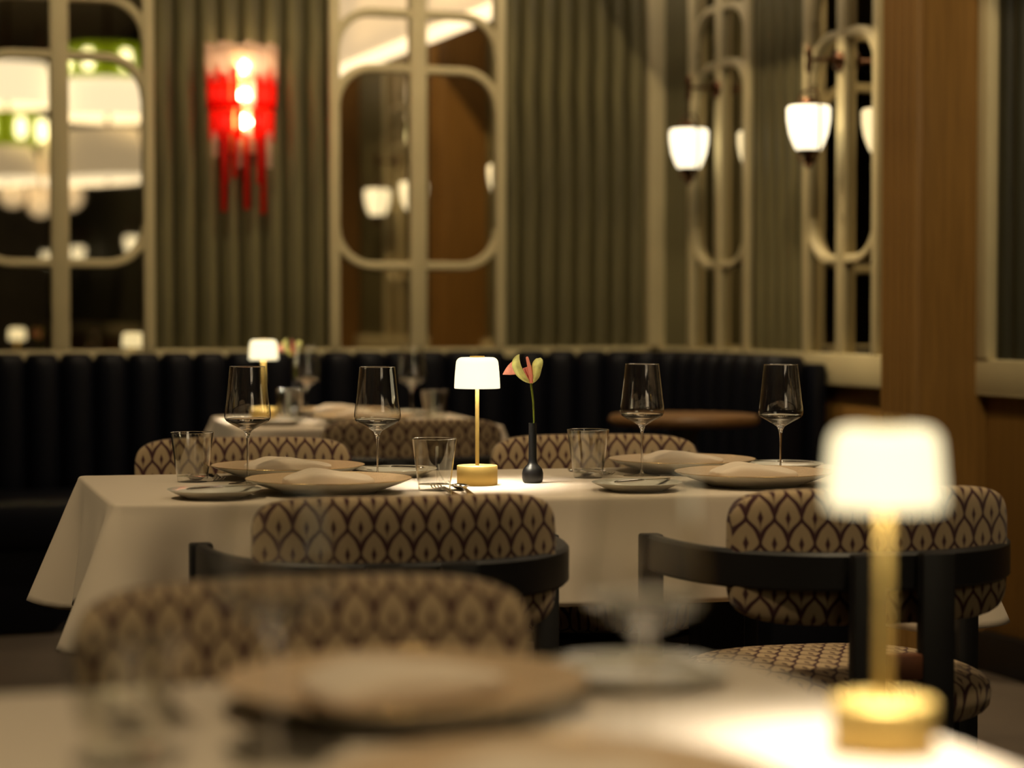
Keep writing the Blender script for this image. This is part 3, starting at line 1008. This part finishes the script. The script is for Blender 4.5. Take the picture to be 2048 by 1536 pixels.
def make_napkin(seed):
    rnd = random.Random(seed)
    V, Fc = superellipsoid(.090, .052, .012, .45, .35, 64, 20)
    a, b, c_ = [rnd.uniform(0, 6.28) for _ in range(3)]
    for v in V:
        t = (v.x + .090) / .180
        pinch = 1 - .35 * smooth01((t - .55) / .45)
        v.y *= pinch
        up = max(0, v.z) / .012
        hump = .011 * math.exp(-((t - .38) / .28) ** 2)
        fold = .0035 * math.sin(v.y * 150 + a + v.x * 18) * (.4 + .6 * t) + .002 * math.sin(v.x * 60 + b)
        v.z = v.z + up * (hump + fold)
        v.z -= up * .006 * smooth01((t - .7) / .3)
        v.x += .006 * math.sin(v.y * 40 + c_) * up
        v.z += .0125
    o = mesh_obj('napkin', V, Fc, napkin_m)
    md = o.modifiers.new('soft', 'SUBSURF'); md.levels = md.render_levels = 1
    return o
def make_fork():
    e = empty('fork', (0, 0, 0))
    # handle and neck: flat bar along y, tines to +y
    def bar(name, rows, parent):
        V, Fc = [], []
        for (y, w, z, th) in rows:
            V += [(-w, y, z - th), (w, y, z - th), (w * .85, y, z + th), (-w * .85, y, z + th)]
        for i in range(len(rows) - 1):
            for j in range(4):
                k = (j + 1) % 4
                Fc.append([i * 4 + j, i * 4 + k, (i + 1) * 4 + k, (i + 1) * 4 + j])
        Fc.append([0, 1, 2, 3][::-1]); n = len(rows) - 1
        Fc.append([n * 4 + j for j in range(4)])
        o = mesh_obj(name, V, Fc, silver, parent, auto=60); fix_normals(o)
        return o
    bar('handle', [(-.105, .007, .004, .0012), (-.095, .0095, .004, .0013), (-.06, .0065, .005, .0014), (-.02, .0035, .008, .0016), (.02, .003, .010, .0016), (.036, .006, .008, .0012), (.043, .0115, .0055, .001), (.050, .0122, .004, .0009)], e)
    for i in range(4):
        x = -.0102 + i * .0068
        b = bar('tine', [(.048, .0019, .0042, .0009), (.065, .0016, .0035, .0009), (.08, .0014, .0055, .0009), (.094, .0008, .0105, .0006)], e)
        b.location = (x, 0, 0)
    return e
def make_spoon():
    e = empty('spoon', (0, 0, 0))
    V, Fc = [], []
    rows = [(-.105, .007, .004, .0012), (-.095, .0095, .004, .0013), (-.06, .0065, .005, .0014), (-.02, .0035, .008, .0016), (.02, .003, .010, .0016), (.040, .0032, .0085, .0012)]
    for (y, w, z, th) in rows:
        V += [(-w, y, z - th), (w, y, z - th), (w * .85, y, z + th), (-w * .85, y, z + th)]
    for i in range(len(rows) - 1):
        for j in range(4):
            k = (j + 1) % 4
            Fc.append([i * 4 + j, i * 4 + k, (i + 1) * 4 + k, (i + 1) * 4 + j])
    Fc.append([3, 2, 1, 0]); Fc.append([20, 21, 22, 23])
    o = mesh_obj('handle', V, Fc, silver, e, auto=60); fix_normals(o)
    V, Fc = [], []
    nr, ns = 8, 28
    for i in range(nr + 1):
        t = i / nr
        for j in range(ns):
            a = 2 * math.pi * j / ns
            wy = .029 if math.sin(a) > 0 else .029
            V.append((.0195 * t * math.cos(a) * (1 - .12 * math.sin(a)), .066 + wy * t * math.sin(a), .0015 + .0085 * t * t))
    for i in range(nr):
        for j in range(ns):
            k = (j + 1) % ns
            Fc.append([i * ns + j, i * ns + k, (i + 1) * ns + k, (i + 1) * ns + j])
    b = mesh_obj('bowl', V, Fc, silver, e); clean(b)
    md = b.modifiers.new('thickness', 'SOLIDIFY'); md.thickness = .0012
    return e
def make_knife():
    e = empty('butter_knife', (0, 0, 0))
    V, Fc = superellipsoid(.005, .042, .0035, .6, .7, 20, 8)
    for v in V: v.y -= .045
    clean(mesh_obj('handle', V, Fc, silver, e))
    V, Fc = [], []
    outl = [(-.004, 0), (.004, 0), (.008, .02), (.009, .045), (.006, .066), (0, .074), (-.004, .06), (-.005, .03)]
    for z in (-.0006, .0006):
        V += [(x, y, z) for x, y in outl]
    k = len(outl)
    Fc += [list(range(k))[::-1], [k + i for i in range(k)]] + [[i, (i + 1) % k, k + (i + 1) % k, k + i] for i in range(k)]
    mesh_obj('blade', V, Fc, silver, e, smooth=False)
    return e

charger0, side0, fork0, spoon0, knife0 = make_charger(), make_side_plate(), make_fork(), make_spoon(), make_knife()
naps = [make_napkin(3), make_napkin(11)]
where = [
    # frame, charger, napkin turn, side plate, knife turn, cutlery (u, v, turn) or None, who, napkin variant
    (MAIN, (-.480, .170), 8, (-.245, .175), (-.012, .012, 55), (-.665, .185, 180), 'behind the leftmost glass', 0),
    (MAIN, (.405, .187), -6, (.635, .160), (-.015, .01, 60), (.175, .16, 180), 'behind the glass nearest the vase', 0),
    (MAIN, (-.435, -.205), 4, (-.665, -.285), (.02, .01, -60), (-.190, -.26, 0), 'above the middle chair', 1),
    (MAIN, (.447, -.205), 2, (.175, -.285), (.02, .01, -60), (.69, -.26, 0), 'beside the large blurred lamp', 1),
    (NEAR, (-.01, .205), 10, (.235, .27), (-.01, .0, 50), (-.247, .255, 180), 'in front of the most blurred chair', 0),
    (NEAR, (-.01, -.235), 5, None, None, None, 'at the bottom picture edge', 1),
    (FAR, (.0, .205), 6, (.245, .25), (-.01, 0, 55), None, 'on the far table\'s banquette side', 0),
    (FAR, (.0, -.215), -4, (-.27, -.20), (.01, 0, -55), (.26, -.29, 0), 'on the far table\'s chair side', 1),
]
counts = {'f': 0}
fk = [True]
for fr, ch, nt, sp, kn, cu, who, var in where:
    place(charger0, fr, ch[0], ch[1], 0, 'tan-glazed charger plate ' + who, 'plate', 'tan-glazed charger plates')
    place(naps[var], fr, ch[0], ch[1], nt, 'folded pale linen napkin on the charger ' + who, 'napkin', 'folded linen napkins', TOP + .0100)
    if sp:
        place(side0, fr, sp[0], sp[1], 0, 'white side plate next to the charger ' + who, 'plate', 'white side plates')
        k = place(knife0, fr, sp[0] + kn[0], sp[1] + kn[1], kn[2], 'silver butter knife by the charger ' + who, 'knife', 'silver butter knives', TOP + .0205)
    if cu:
        far = cu[2] == 180
        dx = -.02 if far else .02
        place(fork0, fr, cu[0] - (dx if not far else -.0) * 1.0 + (.03 if far else 0), cu[1], cu[2] + 3, 'silver fork beside the charger ' + who, 'fork', 'silver forks', TOP)
        place(spoon0, fr, cu[0] + (.018 if not far else -.012), cu[1] - .005, cu[2] - 2, 'silver spoon beside the charger ' + who, 'spoon', 'silver spoons', TOP)

# ------------------------------------------------------------------ lit fabric valance above the right-hand mirrors
def valance(v0, v1, label):
    e = empty('light_valance', ROOM.at(RIGHT_U, 0, 0), ROOM.rz, label, 'ceiling light', 'lit fabric valances')
    prof = [(-.02, 3.30), (-.16, 3.23), (-.27, 3.07), (-.33, 2.85), (-.35, 2.65), (-.345, 2.53)]
    V, Fc = [], []
    n = 24
    for i in range(n + 1):
        v = v0 + (v1 - v0) * i / n
        for (x, z) in prof:
            V.append((x, v, z))
    k = len(prof)
    for i in range(n):
        for j in range(k - 1):
            Fc.append([i * k + j, (i + 1) * k + j, (i + 1) * k + j + 1, i * k + j + 1])
    o = mesh_obj('fabric', V, Fc, valance_m, e)
    md = o.modifiers.new('thickness', 'SOLIDIFY'); md.thickness = .004
    box('hem', -.355, -.33, v0, v1, 2.46, 2.535, valance_edge_m, e, .008)
    return e
valance(2.9, 5.55, 'lit cream fabric valance above the mirrors, reflected in the middle mirror')
valance(5.90, 7.95, 'lit cream fabric valance above the mirrors by the room corner')

# ------------------------------------------------------------------ chandeliers behind the camera (seen in the mirrors)
def chandelier(u, v, tiers, label, r_top=.03):
    e = empty('chandelier', ROOM.at(u, v, 0), ROOM.rz, label, 'chandelier', 'tiered silk and green glass chandeliers')
    ztop = max(t[2] for t in tiers)
    tube('drop_rod', [(0, 0, min(t[1] for t in tiers)), (0, 0, CEIL)], .018, bronze, e, 10)
    lathe('ceiling_rose', [(0, CEIL), (.09, CEIL), (.08, CEIL - .03), (.02, CEIL - .05), (0, CEIL - .05)], bronze, e, 24)
    for kind, z0, z1, r0, r1 in tiers:
        if kind == 'low':
            o = lathe('pleated_tier', [(r0, z0 + .05), ((r0 + r1) / 2 + .03, (z0 + z1) / 2), (r1, z1), (.02, z1 + .01)], silk_low_m, e, 144, wave=lambda a, z: .012 * math.sin(a * 36), auto=None)
            lathe('lit_hem', [(r0 - .03, z0), (r0, z0), (r0, z0 + .05), (r0 - .01, z0 + .05)], pleat_m, o, 64)
            o.rotation_euler = (0, R(-3), 0)
        elif kind == 'silk':
            lathe('pleated_tier', [(r0, z0), (r0 + .006, z0 + .02), ((r0 + r1) / 2 + .03, (z0 + z1) / 2), (r1, z1), (.02, z1 + .02)], pleat_m, e, 144, wave=lambda a, z: .012 * math.sin(a * 36), auto=None)
        else:
            lathe('green_band', [(r0, z0), (r1, z1), (r1 - .01, z1), (r0 - .01, z0), (r0, z0)], green_m, e, 48)
            for i in range(7):
                a = 2 * math.pi * i / 7 + .4
                b = lathe('bulb', [(0, -.085), (.03, -.08), (.042, -.03), (.042, .03), (.03, .08), (0, .085)], bulb_m if False else pleat_hot, e, 16)
                b.location = ((r0 + .05) * math.cos(a), (r0 + .05) * math.sin(a), (z0 + z1) / 2)
    return e
pleat_hot = emissive('chandelier_bulb', (1, .9, .7, 1), (1, .92, .55), 5)
chandelier(2.84, -1.5, [('green', 3.01, 3.30, .30, .32), ('silk', 2.70, 3.01, .42, .38), ('low', 2.17, 2.60, .42, .38)], 'tiered silk chandelier with green glass band on top, behind the camera')
chandelier(2.02, -1.5, [('silk', 2.78, 3.12, .36, .32), ('green', 2.45, 2.72, .24, .26), ('low', 2.14, 2.44, .37, .32)], 'tiered silk chandelier with green glass band in its middle, behind the camera')
e = empty('pendant_cluster', ROOM.at(2.75, -5.0, 0), ROOM.rz, 'cluster of peach glass globes hanging behind the camera', 'pendant lamp')
tube('drop_rod', [(0, 0, 2.3), (0, 0, CEIL)], .012, bronze, e, 8)
for (x, y, z, r) in [(-.28, 0, 2.25, .13), (-.02, .05, 2.15, .12), (.27, 0, 2.24, .14), (.0, -.15, 2.3, .12)]:
    lathe('globe', [(r * math.sin(R(a)), -r * math.cos(R(a))) for a in range(0, 181, 15)], peach_m, e, 24, auto=None).location = (x, y, z)
    tube('link_arm', [(0, 0, 2.34), (x, y, z + r * .9)], .006, bronze, e, 6)

# ------------------------------------------------------------------ ceiling downlights
def downlight(u, v, aim_u, aim_v, watts, label, size=46, aim_z=TOP):
    loc = ROOM.at(u, v, 0)
    e = empty('ceiling_downlight', loc, ROOM.rz, label, 'ceiling light', 'recessed ceiling downlights')
    lathe('trim_ring', [(.075, CEIL - .001), (.075, CEIL - .008), (.055, CEIL - .012), (.05, CEIL - .004), (.05, CEIL - .001)], bronze, e, 32)
    lathe('lens', [(0, CEIL - .004), (.05, CEIL - .004), (.05, CEIL - .002), (0, CEIL - .002)], down_m, e, 32)
    ld = bpy.data.lights.new('downlight', 'SPOT')
    ld.energy = watts; ld.color = WARM; ld.spot_size = R(size); ld.spot_blend = .8; ld.shadow_soft_size = .10
    lo = bpy.data.objects.new('downlight', ld)
    COL.objects.link(lo)
    a = Vector(ROOM.at(u, v, CEIL - .02)); b = Vector(ROOM.at(aim_u, aim_v, aim_z))
    lo.location = a
    lo.rotation_euler = (b - a).to_track_quat('-Z', 'Y').to_euler()

def w2r(x, y):
    c, s = ROOM.c, ROOM.s
    return x * c + y * s, -x * s + y * c
mu = w2r(*MAIN.at(-.4, 0)[:2]); mv = w2r(*MAIN.at(.4, 0)[:2]); nu_ = w2r(NEAR.x, NEAR.y); fu = w2r(FAR.x, FAR.y)
downlight(mu[0] - 2.0, mu[1] - 1.1, mu[0], mu[1], DOWNLIGHT_W * 7.2, 'recessed downlight before the main table, over its lamp side')
downlight(mv[0] + .1, mv[1] - 1.6, mv[0], mv[1], DOWNLIGHT_W * 5.0, 'recessed downlight before the main table, over its vase side')
downlight(nu_[0] - .6, nu_[1] - 1.2, nu_[0], nu_[1], DOWNLIGHT_W * 6.2, 'recessed downlight over the table closest to the camera')
downlight(fu[0] - .9, fu[1] - .35, fu[0], fu[1], DOWNLIGHT_W * 2.2, 'recessed downlight over the banquette table')
downlight(1.0, 6.0, 1.7, 8.0, DOWNLIGHT_W * 3.6, 'added unseen downlight washing the slatted wall around the red lamp', 80)  # unseen washer, added to brighten the slats and frames
downlight(2.2, 6.0, 3.2, 8.0, DOWNLIGHT_W * 3.6, 'added unseen downlight washing the slatted wall at the room corner', 80)  # second added washer, lifts the back wall towards the corner
downlight(2.2, 4.2, 3.6, 5.8, DOWNLIGHT_W * 4, 'added unseen downlight washing the oak pilaster', 56, 1.7)  # added out of view to brighten the pilaster and right wall
downlight(2.2, 7.4, 3.5, 5.6, DOWNLIGHT_W * 9, 'added unseen downlight washing the hidden cheek of the oak pilaster', 56, 1.7)  # added so the far cheek shows up in the middle mirror
downlight(1.8, 2.6, 3.6, 4.2, DOWNLIGHT_W * 4, 'added unseen downlight washing the framed dark slats', 56, 1.7)  # added so the right wall reads in the middle mirror's reflection
downlight(2.0, -3.5, 2.6, -7.0, DOWNLIGHT_W * 5, 'added unseen downlight over the room behind the camera', 90)  # extra light, added to lift the dark reflections of the rear room
